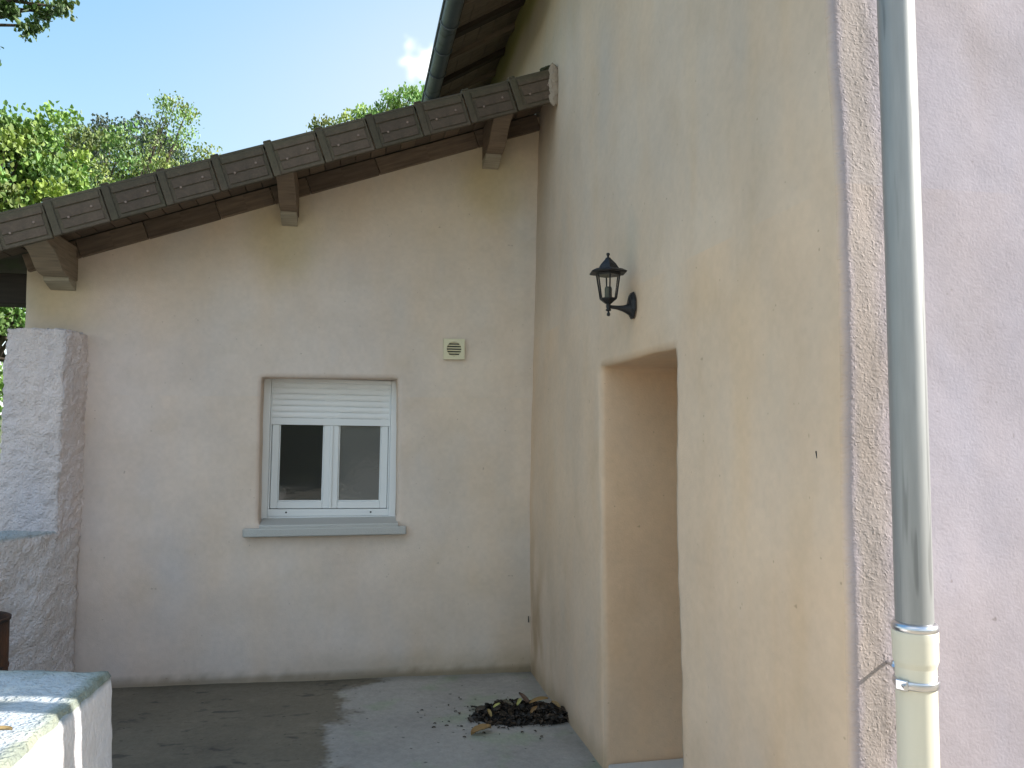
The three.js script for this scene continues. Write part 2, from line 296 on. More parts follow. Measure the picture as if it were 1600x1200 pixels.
{
  const NZ0 = 1.56, NZ1 = 2.475, NY = 1.896, RC = .022, SW = .15;
  const vs = steps([-.12, NY, .03], [NY, 3.3, .035], [3.3, 4.95, .055]), vsN = vs.filter((v) => v <= NY + 1e-6);
  const us = steps([-5.2, -.2, .25], [-.2, NZ0, .03], [NZ0, NZ1, .03], [NZ1, HZ - RC, .025]), usN = us.filter((z) => z >= NZ0 - 1e-6 && z <= NZ1 + 1e-6);
  const xs = steps([SW, .4, .02], [.4, 1.4, .04], [1.4, 6.5, .3]), xn = steps([0, .62, .03]);
  const sheets = [
    { us, vs, f: (z, y) => [0, y, z], n: [-1, 0, 0], skip: (z, y) => z > NZ0 && z < NZ1 && y < NY },
    { us: xs, vs, f: (x, y) => [x, y, HZ], n: [0, 0, 1], uv: (p) => [p[0] + 7.3, p[1]] },
    { us: xn, vs: vsN, f: (x, y) => [x, y, NZ0], n: [0, 0, 1], uv: (p) => [p[0] + 3.1, p[1]] },
    { us: xn, vs: vsN, f: (x, y) => [x, y, NZ1], n: [0, 0, -1], uv: (p) => [p[0] + 1.1, p[1]] },
    { us: usN, vs: xn, f: (z, x) => [x, NY, z], n: [0, -1, 0], uv: (p) => [p[0] + 5.1, p[2]] },
  ];
  const wob = (p) => wallDisp(p) * sstep(.0, .10, Math.hypot(p[0], p[2] - HZ) - RC * .42) + (Math.abs(p[2] - NZ1) < .05 && p[1] < NY ? .010 * N(3, p[1] * 3.2, 1) + .004 * N(3, p[1] * 11, 4) : 0) + 0;
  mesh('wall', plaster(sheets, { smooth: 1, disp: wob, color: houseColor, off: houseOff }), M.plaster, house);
  // the rounded corner with its coarser, ridged render
  const ss = steps([0, Math.PI / 2 * RC, .0058], [Math.PI / 2 * RC, Math.PI / 2 * RC + SW - RC, .006]), arc = Math.PI / 2 * RC;
  const cf = (t, y) => { if (t < arc) { const a = t / RC; return [RC - RC * Math.cos(a), y, HZ - RC + RC * Math.sin(a)]; } return [t - arc + RC, y, HZ]; };
  const grain = (p) => { const k = sstep(.012, .05, p[0]) * sstep(SW, SW - .03, p[0]); return wob(p) + k * (.0009 * N(p[0] * 70, p[1] * 52, 3) + .0008 * N(p[0] * 150, p[1] * 95, 9) + .0020 * N(p[0] * 20, p[1] * 7, 5)); };
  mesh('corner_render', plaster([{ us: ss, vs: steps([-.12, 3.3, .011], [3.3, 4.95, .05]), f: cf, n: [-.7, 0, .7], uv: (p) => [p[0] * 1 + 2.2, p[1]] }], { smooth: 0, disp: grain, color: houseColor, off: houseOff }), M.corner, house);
  // door at the back of the recess (hidden from the front), floor of the recess, other walls
  const door = mesh('door', merge([box(.60, .64, .02, NY, NZ0 - .02, NZ1 + .02), box(.585, .60, .1, .8, NZ0 + .12, NZ1 - .12), box(.585, .60, .95, 1.75, NZ0 + .12, NZ1 - .12)]), M.door, house);
  mesh('handle', cyl(.009, .009, .12, 12, { p: [.57, 1.0, NZ0 + .09], r: [Math.PI / 2, 0, 0] }), M.steel, door);
  mesh('threshold', box(.02, .62, -.05, .035, NZ0 + .01, NZ1 - .01, .012), M.sill, house);
  mesh('gable_wall', merge([box(.05, 6.5, -.1, 4.9, -5.2, -5.0), box(6.3, 6.5, -.1, 4.9, -5.0, HZ - .02)]), std({ color: rgb(.55, .46, .38), roughness: .95 }), house);

  // roof: two slopes, rafters and boards under the eave on the annex side
  const pitch = Math.atan(.6), roof = grp('roof', house), X = -.44, Yb = 4.52, rise = (x) => Yb + (x - X) * .6;
  const slope = (name, geo, mat) => mesh(name, geo, mat, roof);
  const L = 4.6;
  slope('roof_slope', xf(rbox(L, .07, 9.6, .01), { p: [X + Math.cos(pitch) * L / 2 - .05, rise(X) + Math.sin(pitch) * L / 2 + .115, -.75], r: [0, 0, pitch] }), M.tile);
  slope('roof_slope', xf(rbox(L, .07, 9.6, .01), { p: [X + Math.cos(pitch) * L * 1.5 - .05, rise(X) + Math.sin(pitch) * L / 2 + .115, -.75], r: [0, 0, -pitch] }), M.tile);
  const raft = xf(rbox(.80, .05, .075, .004), { r: [0, 0, pitch] }), bd = xf(rbox(.135, .02, 9.4, .003), { r: [0, 0, pitch] });
  for (let k = 0; k < 20; k++) { const r = mesh('rafter', raft, k % 2 ? M.eave : M.woodDark, roof); r.position.set(-.15, rise(-.15) + .034, -4.9 + k * .43); }
  for (let k = 0; k < 5; k++) { const b = mesh('eave_board', bd, M.eave, roof); b.position.set(-.40 + k * .119, rise(-.40 + k * .119) + .062, -.75); }
  slope('fascia', box(-.475, -.45, rise(-.47) - .04, rise(-.47) + .10, -5.5, 4.0), M.woodDark);

  // zinc half-round gutter with its brackets
  const pts = []; for (let k = 0; k <= 16; k++) { const a = Math.PI + Math.PI * k / 16; pts.push([Math.cos(a) * .062, Math.sin(a) * .062]); }
  const sh = new THREE.Shape(); pts.forEach(([a, b], i) => i ? sh.lineTo(a, b) : sh.moveTo(a, b)); for (let k = 16; k >= 0; k--) sh.lineTo(pts[k][0] * .95, pts[k][1] * .95 + .001);
  const gut = mesh('gutter', merge([new THREE.ExtrudeGeometry(sh, { depth: 9.3, bevelEnabled: false }), cyl(.010, .010, 9.3, 12, { p: [-.066, .004, 4.65], r: [Math.PI / 2, 0, 0] })]), M.zincDark, house); gut.position.set(-.52, 4.46, -5.5);
  for (let k = 0; k < 22; k++) { const b = mesh('bracket', new THREE.TorusGeometry(.066, .006, 6, 20, Math.PI), M.zincDark, gut); b.rotation.z = Math.PI; b.position.set(0, 0, .35 + k * .41); }
}

/* ------------------------------------------------------------------ the lean-to annex */
const annex = thing('annex_building', 'low rendered annex with a tiled lean-to roof and a small white window', 'building');
const SL = .349, PHI = Math.atan(SL), WX0 = -1.727, WX1 = -.874, WY0 = 1.0, WY1 = 1.922, AX = -3.09;
{
  const color = ([x, y, z], n) => {
    let c = [.775, .658, .567];
    const m = fbm(x * 1.2, y * 1.2, 5, 4);
    c = tint(c, [1.0, .975, .92], sstep(0, .35, m) * .6); c = tint(c, [.955, .96, .98], sstep(0, -.35, m) * .5);
    { const q = fbm(x * 4, y * 6.5, 2, 4); c = tint(c, [.965, .96, .94], sstep(.05, .4, q)); c = tint(c, [1.02, 1.02, 1.02], sstep(-.05, -.4, q)); }
    c = tint(c, [1.015, .99, 1.01], sstep(-1.7, -2.7, x));                                   // pinker to the left
    c = tint(c, [.98, .98, .90], sstep(-1.4, -.3, x) * .6);
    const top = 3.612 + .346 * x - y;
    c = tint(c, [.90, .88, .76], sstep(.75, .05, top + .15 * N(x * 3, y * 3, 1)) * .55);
    for (const [px, py] of [[-1.60, 2.82], [-.27, 3.24], [-2.93, 2.40]]) c = tint(c, [.80, .78, .58], sstep(.34, .04, Math.hypot(x - px, (y - py) * .8) + .06 * N(x * 7, y * 7, 1)) * .75);
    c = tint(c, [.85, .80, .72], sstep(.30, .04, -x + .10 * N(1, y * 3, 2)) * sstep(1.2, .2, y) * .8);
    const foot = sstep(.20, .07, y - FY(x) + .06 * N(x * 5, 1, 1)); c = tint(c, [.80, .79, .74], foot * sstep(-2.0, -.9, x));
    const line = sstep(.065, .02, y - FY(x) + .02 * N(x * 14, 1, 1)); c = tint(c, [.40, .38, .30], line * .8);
    c = tint(c, [1.06, 1.07, 1.06], sstep(.03, .0, Math.abs(x + .075 + .02 * N(y * 2, 1, 1))) * sstep(.8, 1.4, y) * .8);
    
    if (y < WY1 + .01 && y > WY0 - .01 && x > WX0 - .01 && x < WX1 + .01) c = tint(c, [1.0, .97, .96], 1);
    return c;
  };
  const ytop = (x) => 3.64 + .346 * x + .06;
  const us = steps([AX, -2.6, .03], [-2.6, WX0, .03], [WX0, WX1, .03], [WX1, .12, .03]), vs = steps([-.12, WY0, .03], [WY0, WY1, .03], [WY1, 2.35, .03], [2.35, 3.35, .04]);
  const yy = (x, v) => v <= 2.35 ? v : 2.35 + (v - 2.35) * (ytop(x) - 2.35);
  const D = .2, ds = steps([0, -D, .025]), ux = us.filter((x) => x > WX0 - 1e-6 && x < WX1 + 1e-6), vy = vs.filter((y) => y > WY0 - 1e-6 && y < WY1 + 1e-6);
  const sheets = [
    { us, vs, f: (x, v) => [x, yy(x, v), 0], n: [0, 0, 1], skip: (x, y) => x > WX0 && x < WX1 && y > WY0 && y < WY1, uv: (p) => [p[0] + 1.7, p[1] + .4] },
    { us: ds, vs: vy, f: (z, y) => [WX0, y, z], n: [1, 0, 0] }, { us: ds, vs: vy, f: (z, y) => [WX1, y, z], n: [-1, 0, 0] },
    { us: ux, vs: ds, f: (x, z) => [x, WY1, z], n: [0, -1, 0] }, { us: ux, vs: ds, f: (x, z) => [x, WY0, z], n: [0, 1, 0] },
    { us: steps([-4.2, -.4, .2], [-.4, 0, .03]), vs, f: (z, v) => [AX, yy(AX, v), z], n: [-1, 0, 0] },
  ];
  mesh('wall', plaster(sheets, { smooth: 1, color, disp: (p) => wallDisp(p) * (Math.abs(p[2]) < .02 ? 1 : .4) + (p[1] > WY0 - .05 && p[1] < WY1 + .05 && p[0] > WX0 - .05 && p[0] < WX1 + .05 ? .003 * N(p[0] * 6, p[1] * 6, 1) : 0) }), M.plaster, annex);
  mesh('back_wall', merge([box(AX, -.02, -.1, 2.6, -4.4, -4.2), box(AX + .02, -.02, .02, .06, -4.2, -.02)]), std({ color: rgb(.35, .3, .26), roughness: .95 }), annex);

  /* roof */
  const roof = grp('roof', annex), cs = Math.cos(PHI);
  const onSlope = (o, x, c, z) => { o.position.set(x, c + SL * x, z); o.rotation.z = PHI; return o; };
  onSlope(mesh('roof_slope', rbox(3.64, .03, 4.9, .004, [-1.76, 0, 0]), M.tile, roof), 0, 3.775, -1.87);
  // verge tiles: a wide flat face with a raised overlap, grooves and two nail heads
  const TP = .296, TH = .186;
  const tileGeo = (j) => merge([
    rbox(TP - .006, TH, .014, .003, [TP / 2, -TH / 2, .007]),
    rbox(.040, TH + .004, .012, .005, [.022, -TH / 2, .019]), rbox(.010, TH, .010, .004, [TP - .010, -TH / 2, .016]),
    rbox(TP - .062, .040, .009, .004, [TP / 2 + .016, -.024, .016]), rbox(TP - .085, .056 + j, .007, .003, [TP / 2 + .018, -.078, .015]),
    rbox(TP - .085, .050 - j, .007, .003, [TP / 2 + .018, -.137, .015]), rbox(TP - .055, .016, .008, .003, [TP / 2 + .016, -.176, .016]),
    rbox(TP + .004, .022, .20, .008, [TP / 2, .004, -.085]), rbox(.045, .014, .20, .006, [.024, .018, -.085]),
  ]);
  const paint = (g, seed) => { // moss on the borders, bare brown concrete in the panel
    const p = g.attributes.position, c = new Float32Array(p.count * 3);
    for (let i = 0; i < p.count; i++) { const x = p.getX(i), y = p.getY(i), n = .5 * N(x * 14 + seed * 5, y * 14, seed); const edge = Math.max(sstep(.055, .035, x), sstep(-.05, -.03, y), sstep(-.155, -.17, y) * .6, sstep(TP - .02, TP - .008, x)); const w = [1, .86, 1.12, .95, 1.06, .9][seed % 6], k = clamp(edge * (.6 + 1.1 * n) + .3 * n); c[3 * i] = w * mix(.126, .096, k); c[3 * i + 1] = w * mix(.092, .088, k); c[3 * i + 2] = w * mix(.068, .052, k); }
    g.setAttribute('color', new THREE.BufferAttribute(c, 3)); return g;
  };
  const geos = [0, .003, -.003, .002, -.002].map((j, k) => paint(tileGeo(j), k + 1)), nailGeo = merge([cyl(.006, .006, .006, 10, { p: [.10, -.108, .022], r: [Math.PI / 2, 0, 0] }), cyl(.006, .006, .006, 10, { p: [.225, -.082, .022], r: [Math.PI / 2, 0, 0] })]);
  const R = rng(5), nailM = std({ color: rgb(.24, .18, .15), roughness: .8 }), nails = [];
  for (let k = 0; k < 11; k++) {
    const u = -.286 - TP * k + (k ? 0 : 0); const x = (u) * cs;
    const t = mesh('roof_tile', geos[(k * 3 + 1) % 5], M.verge, roof);
    onSlope(t, x, 3.762, .632); t.rotation.z = PHI + 0.022 * (R() - .5) - .012; t.rotation.y = .008; t.position.z += .004 * (R() - .5);
    const ng = nailGeo.clone(); t.updateMatrix(); ng.applyMatrix4(t.matrix); nails.push(ng);
  }
  mesh('tile_nails', merge(nails), nailM, roof).userData.kind = 'stuff';
  { // half tile cut against the house, with a lump of mortar
    const t = mesh('roof_tile', paint(merge([rbox(.305, TH, .014, .003, [.152, -TH / 2, .007]), rbox(.04, TH, .012, .005, [.022, -TH / 2, .019]), rbox(.2, .04, .009, .004, [.16, -.024, .016]), rbox(.18, .056, .007, .003, [.15, -.078, .015]), rbox(.18, .05, .007, .003, [.15, -.137, .015]), rbox(.31, .022, .2, .008, [.155, .004, -.085])]), 9), M.verge, roof);
    onSlope(t, -.286 * cs + TP * cs - .013, 3.762, .632);
    const lump = (r, sc, pp, seed) => { const g = new THREE.IcosahedronGeometry(1, 3), p = g.attributes.position; for (let i = 0; i < p.count; i++) { const k = 1 + .7 * fbm(p.getX(i) * 1.7 + seed, p.getY(i) * 1.7, p.getZ(i) * 1.7, 4); p.setXYZ(i, p.getX(i) * k, p.getY(i) * k, p.getZ(i) * k); } g.computeVertexNormals(); return boxUV(xf(g, { s: sc.map((v) => v * r), p: pp })); };
    const ms = []; for (let k = 0; k < 22; k++) { const f = R(); ms.push(lump(.020 + .016 * R(), [.9, 1.3, .36], [.020 - .030 * R() * (.4 + f * .6), 3.575 + .185 * f, .650 + .006 * R()], k * 3.1)); }
    mesh('mortar', merge(ms), M.mortar, roof);
    mesh('moss', merge([0, 1, 2, 3].map((k) => lump(.02, [1, .7, 1.6], [-.045 + .018 * k, 3.775 + .006 * k, .60 + .012 * (k % 2)], 60 + k))), std({ color: rgb(.05, .055, .03), roughness: 1 }), roof);
  }
  // boards under the overhang, one by one
  const bw = .101, bm = [M.wood, M.woodB, M.woodC];
  for (let k = 0; k < 37; k++) { const x = .03 - k * bw * cs; const b = mesh('soffit_board', rbox(bw - .004, .016, .60, .003), bm[Math.floor(R() * 3)], roof); onSlope(b, x, 3.733 + .002 * (R() - .5), .325); }
  // frieze boards along the top of the wall, between the purlins
  const cuts = [.06, -.195, -.37, -1.02, -1.455, -1.675, -2.0, -2.42, -2.80, -3.09];
  for (let k = 0; k < cuts.length - 1; k++) {
    const a = cuts[k], b = cuts[k + 1]; 
    const len = (a - b) / cs - .004, m = mesh('frieze_board', rbox(len, .105 + .006 * R(), .035 + .006 * R(), .004), bm[(k * 2 + 1) % 3], roof); onSlope(m, (a + b) / 2, 3.660, .012 + .003 * (k % 2));
  }
  mesh('wall_plate', box(-3.42, -3.06, 2.345, 2.53, -.20, -.03, .01), std({ color: rgb(.03, .024, .018), map: woodMap, roughness: .9 }), roof);
  /* carved purlin ends */
  const prof = new THREE.Shape(); prof.moveTo(-.05, 0); prof.lineTo(.56, 0); prof.lineTo(.56, -.075); prof.bezierCurveTo(.47, -.10, .40, -.10, .34, -.15); prof.bezierCurveTo(.29, -.19, .27, -.235, .17, -.245); prof.lineTo(.15, -.245); prof.lineTo(-.05, -.245); prof.closePath();
  for (const [x0, w, dy] of [[-2.955, .145, .0], [-1.622, .105, 0], [-.33, .112, 0]]) {
    const g = new THREE.ExtrudeGeometry(prof, { depth: w - .012, bevelEnabled: true, bevelThickness: .006, bevelSize: .006, bevelSegments: 2, curveSegments: 10 });
    g.rotateY(-Math.PI / 2); g.scale(1, .80, 1); boxUV(g); const p = mesh('purlin', g, x0 < -2.5 ? M.woodPale : M.woodC, annex); p.position.set(x0 + w, 3.722 + SL * (x0 + w / 2) - .028 + dy, 0);
    const f = new THREE.Shape(); f.moveTo(-.04, -.2375); f.lineTo(.135, -.2375); f.lineTo(.13, -.262); f.lineTo(.02, -.302); f.lineTo(-.04, -.306); f.closePath();
    const fg = new THREE.ExtrudeGeometry(f, { depth: w - .014, bevelEnabled: true, bevelThickness: .004, bevelSize: .004, bevelSegments: 2 }); fg.rotateY(-Math.PI / 2); fg.scale(1, .83, 1); fg.translate(-.004, -.004, 0); boxUV(fg); mesh('corbel_foot', fg, M.woodGrey, p);
  }

  /* window */
  const win = grp('window', annex); win.position.set((WX0 + WX1) / 2, (WY0 + WY1) / 2, -.2); win.rotation.z = -.0155;
  const hw = .4265 + .006, hh = .461, yb = -hh - .004;
  const fr = [];
  fr.push(box(-hw, -hw + .046, yb, hh, -.02, .035, .004), box(hw - .046, hw, yb, hh, -.02, .035, .004));            // shutter guides
  fr.push(box(-hw + .046, hw - .046, yb, yb + .030, -.02, .038, .004), box(-hw + .046, hw - .046, yb + .031, yb + .075, -.03, .022, .003), box(-hw + .046, hw - .046, hh - .03, hh, -.02, .034, .004));
  fr.push(box(-hw + .047, -hw + .056, yb + .075, hh - .03, -.03, .016, .002), box(hw - .056, hw - .047, yb + .075, hh - .03, -.03, .016, .002));
  mesh('frame', merge(fr), M.pvc, win);
  for (const x of [-.27, .27]) mesh('drain_hole', cyl(.006, .006, .004, 12, { p: [x, yb + .055, .0222], r: [Math.PI / 2, 0, 0] }), M.dark, win);
  const sb = yb + .078, st = hh - .03, mx = .004;
  for (const [a, b, pane0] of [[-hw + .058, mx - .003, -1], [mx + .003, hw - .058, 1]]) {
    const t = .046, tl = pane0 < 0 ? t : t + .006, s = [];
    s.push(box(a, a + t, sb, st, -.035, .006, .006), box(b - t, b, sb, st, -.035, .006, .006), box(a + t - .001, b - t + .001, sb, sb + t, -.0345, .0055, .006), box(a + t - .001, b - t + .001, st - t, st, -.0345, .0055, .006));
    s.push(box(a + t, a + t + .007, sb + t, st - t, -.03, -.004, .002), box(b - t - .007, b - t, sb + t, st - t, -.03, -.004, .002), box(a + t + .007, b - t - .007, sb + t, sb + t + .007, -.03, -.0045, .002));
    mesh('sash', merge(s), M.pvc, win);
    const p = new THREE.PlaneGeometry(b - a - 2 * t - .012, st - sb - 2 * t - .006); boxUV(p); const pm = mesh('pane', p, pane0 < 0 ? M.glassL : M.glass, win); pm.position.set((a + b) / 2, (sb + st) / 2, -.012); pm.rotation.y = pane0 > 0 ? -.012 : .004;
  }
    const bot = 1.618 - (WY0 + WY1) / 2;
  mesh('mullion', rbox(.022, bot - sb - .002, .012, .004, [mx, (sb + bot) / 2, .010]), M.pvc, win);
  const slatG = (() => { const s = new THREE.Shape(); const h = .0395; s.moveTo(0, 0); s.lineTo(.004, .0015); s.bezierCurveTo(.010, .010, .010, .028, .004, h - .003); s.lineTo(0, h - .0005); s.lineTo(-.004, h - .0005); s.lineTo(-.004, 0); s.closePath(); const g = new THREE.ExtrudeGeometry(s, { depth: 2 * hw - .094, bevelEnabled: false, curveSegments: 8 }); g.rotateY(-Math.PI / 2); g.translate(hw - .047, 0, 0); g.translate(0, 0, 0); return boxUV(toCreasedNormals(g, .6)); })();
  for (let k = 0; k < 7; k++) { const s = mesh('shutter_slat', slatG, M.slat, win); s.position.set(0, bot + .046 + k * .0396, .004 - (k % 2) * .0004); }
  mesh('shutter_bar', box(-hw + .047, hw - .047, bot, bot + .045, -.002, .0145, .003), M.pvc, win);
  mesh('blind', box(-hw + .05, hw - .05, bot + .05, hh - .02, -.012, -.006, .001), M.slat, win);
  // cement sill
  const sh = new THREE.Shape(); sh.moveTo(-.21, .0); sh.lineTo(-.21, .030); sh.lineTo(.05, .006); sh.lineTo(.056, -.002); sh.lineTo(.056, -.058); sh.lineTo(.05, -.064); sh.lineTo(-.02, -.060); sh.closePath();
  const mid = new THREE.ExtrudeGeometry(sh, { depth: .848, bevelEnabled: false }); mid.rotateY(-Math.PI / 2); mid.translate(-.876, .992, 0);
  const nose = rbox(1.0, .052, .05, .008, [-1.322, .951, .034]);
  const sill = mesh('sill', merge([boxUV(mid), nose]), M.sill, annex); sill.rotation.z = -.006; sill.position.set(0, -.006, 0);
}
{ // round vent grille
  const v = thing('vent_grille', 'small square cream vent grille with round louvres beside the window', 'vent', [-.512, 2.118, .015]);
  const s = new THREE.Shape(); s.moveTo(-.068, -.066); s.lineTo(.068, -.066); s.lineTo(.068, .066); s.lineTo(-.068, .066); s.closePath();
  const h = new THREE.Path(); h.absarc(0, 0, .050, 0, Math.PI * 2, true); s.holes.push(h);
  mesh('frame', new THREE.ExtrudeGeometry(s, { depth: .010, bevelEnabled: true, bevelSize: .002, bevelThickness: .002, bevelSegments: 2, curveSegments: 28 }), M.cream, v);
  mesh('duct', cyl(.052, .052, .004, 32, { p: [0, 0, -.003], r: [Math.PI / 2, 0, 0] }), M.dark, v);
  for (let k = 0; k < 6; k++) { const y = -.042 + k * .0168, w = Math.sqrt(Math.max(.0004, .050 ** 2 - y * y)) * 2; mesh('louvre', xf(rbox(w, .0095, .003, .001), { p: [0, y, .004], r: [.55, 0, 0] }), M.cream, v); }
}

/* ------------------------------------------------------------------ rough rendered walls on the left */
const crepiDisp = (a) => (p) => { const q = p[1] + .5 * (p[0] + p[2]), n = (s, o) => N(p[0] * s + o, q * s * 1.5, p[2] * s); return a * (.5 * n(9, 1) + .65 * n(19, 5) + .55 * n(37, 3) + .4 * N(p[0] * 3, p[1] * 3, p[2] * 3 + 2)); };
function block(X, Y, Z, s, map = (p) => p) { // six-sided box of sheets; X, Y, Z are [from, to]
  const xs = steps([...X, s]), ys = steps([...Y, s]), zs = steps([...Z, s]);
  const m = (f) => (a, b) => map(f(a, b)); const uvA = (p) => [p[0] + p[2] * .7, p[1]];
  return [
    { us: xs, vs: ys, f: m((x, y) => [x, y, Z[1]]), n: [0, 0, 1], uv: uvA }, { us: xs, vs: ys, f: m((x, y) => [x, y, Z[0]]), n: [0, 0, -1], uv: uvA },
    { us: zs, vs: ys, f: m((z, y) => [X[1], y, z]), n: [1, 0, 0], uv: (p) => [p[2], p[1]] }, { us: zs, vs: ys, f: m((z, y) => [X[0], y, z]), n: [-1, 0, 0], uv: (p) => [p[2], p[1]] },
    { us: xs, vs: zs, f: m((x, z) => [x, Y[1], z]), n: [0, 1, 0], uv: (p) => [p[0], p[2]] },
  ];
}
{
  const b = thing('buttress', 'rough rendered buttress with a flat top against the annex corner', 'buttress');
  const shear = ([x, y, z]) => [x - .16 * Math.max(0, z) + (y - 1) * .012, y, z];
  mesh('wall', plaster(block([-3.06, -2.745], [.96, 2.168], [-.02, .27], .014, shear), { smooth: 2, disp: crepiDisp(.016), color: ([x, y, z], n) => tint([.85, .755, .745], [.84, .84, .84], n[2] > .5 ? 1 : 0) }), M.crepi, b);
  const w = thing('garden_wall', 'low rough rendered wall running forward from the annex corner', 'wall');
  const bend = ([x, y, z]) => [x - (.16 * z + .207 * Math.max(0, z - .25) * sstep(.2, .6, z)) + (y - 1) * .012, y + .012 * z, z];
  mesh('wall', plaster(block([-3.6, -2.745], [-.1, 1.02], [.01, 2.0], .02, bend), { smooth: 2, disp: crepiDisp(.016), color: ([x, y, z], n) => n[1] > .6 ? [.42, .45, .45] : [.86, .79, .78] }), M.crepi, w);
}
{
  const w = thing('low_wall_end', 'white rendered low wall with a weathered cement top in front', 'wall');
  const X1 = -1.846;
  const shape = ([x, y, z]) => [x + (z - 2.676) * -.04 * (x > -2.5 ? 1 : 0) + (x > -2.5 ? Math.min(.006, (.9 - y) * .3) - .004 + (.9 - y) * .03 : 0), y, z + (x < -1.9 ? (x + 1.872) * .26 * (z < 3 ? 1 : 0) : 0)];
  mesh('wall', plaster(block([-3.3, X1], [-.1, .885], [2.69, 4.3], .022, shape), { smooth: 2, disp: (p) => crepiDisp(.0042)(p), color: ([x, y, z], n) => n[1] > .6 ? [.42, .44, .43] : tint([.88, .835, .835], [.92, .91, .89], sstep(.05, .3, fbm(x * 6, y * 6, z * 6, 3))) }), M.blockRender, w);
  // thin, broken cement screed
  const top = plaster(block([-3.28, X1 - .004], [.88, .899], [2.70, 4.29], .022, ([x, y, z]) => { const q = shape([x, y, z]); return [q[0] - .03 * Math.max(0, N(3, 2, z * 9)) , q[1], q[2]]; }), { smooth: 1, disp: (p) => .004 * N(p[0] * 20, p[1], p[2] * 20) + .004 * N(p[0] * 6, 1, p[2] * 6), color: ([x, y, z]) => {
    let c = [.52, .55, .56]; const m = fbm(x * 7, 2, z * 7, 4); c = tint(c, [1.25, 1.2, 1.12], sstep(.08, .3, m)); c = tint(c, [.75, .74, .66], sstep(-.1, -.35, m));
    const moss = sstep(.055, .015, X1 - x - .04 * (z - 2.676) + .025 * N(x * 22, 1, z * 16)) + sstep(.10, .02, z - 2.69 - (x + 1.87) * .26 + .04 * N(x * 14, 2, z * 14)) * .7; c = tint(c, [.56, .58, .46], clamp(moss)); return c; } });
  mesh('capping', top, M.crepi, w);
}
{ // rusty drum
  const d = thing('rusty_drum', 'small rusty open metal drum standing by the low rough wall', 'drum', [-2.832, FY(-2.9), 1.2]);
  const pr = [[.142, 0], [.15, .01], [.15, .22], [.154, .235], [.15, .25], [.15, .45], [.154, .465], [.15, .48], [.15, .665], [.156, .672], [.157, .684], [.150, .688], [.146, .67], [.144, .02], [0, .012]].map(([a, b]) => new THREE.Vector2(a, b));
  mesh('body', new THREE.LatheGeometry(pr, 48), M.rust, d);
}

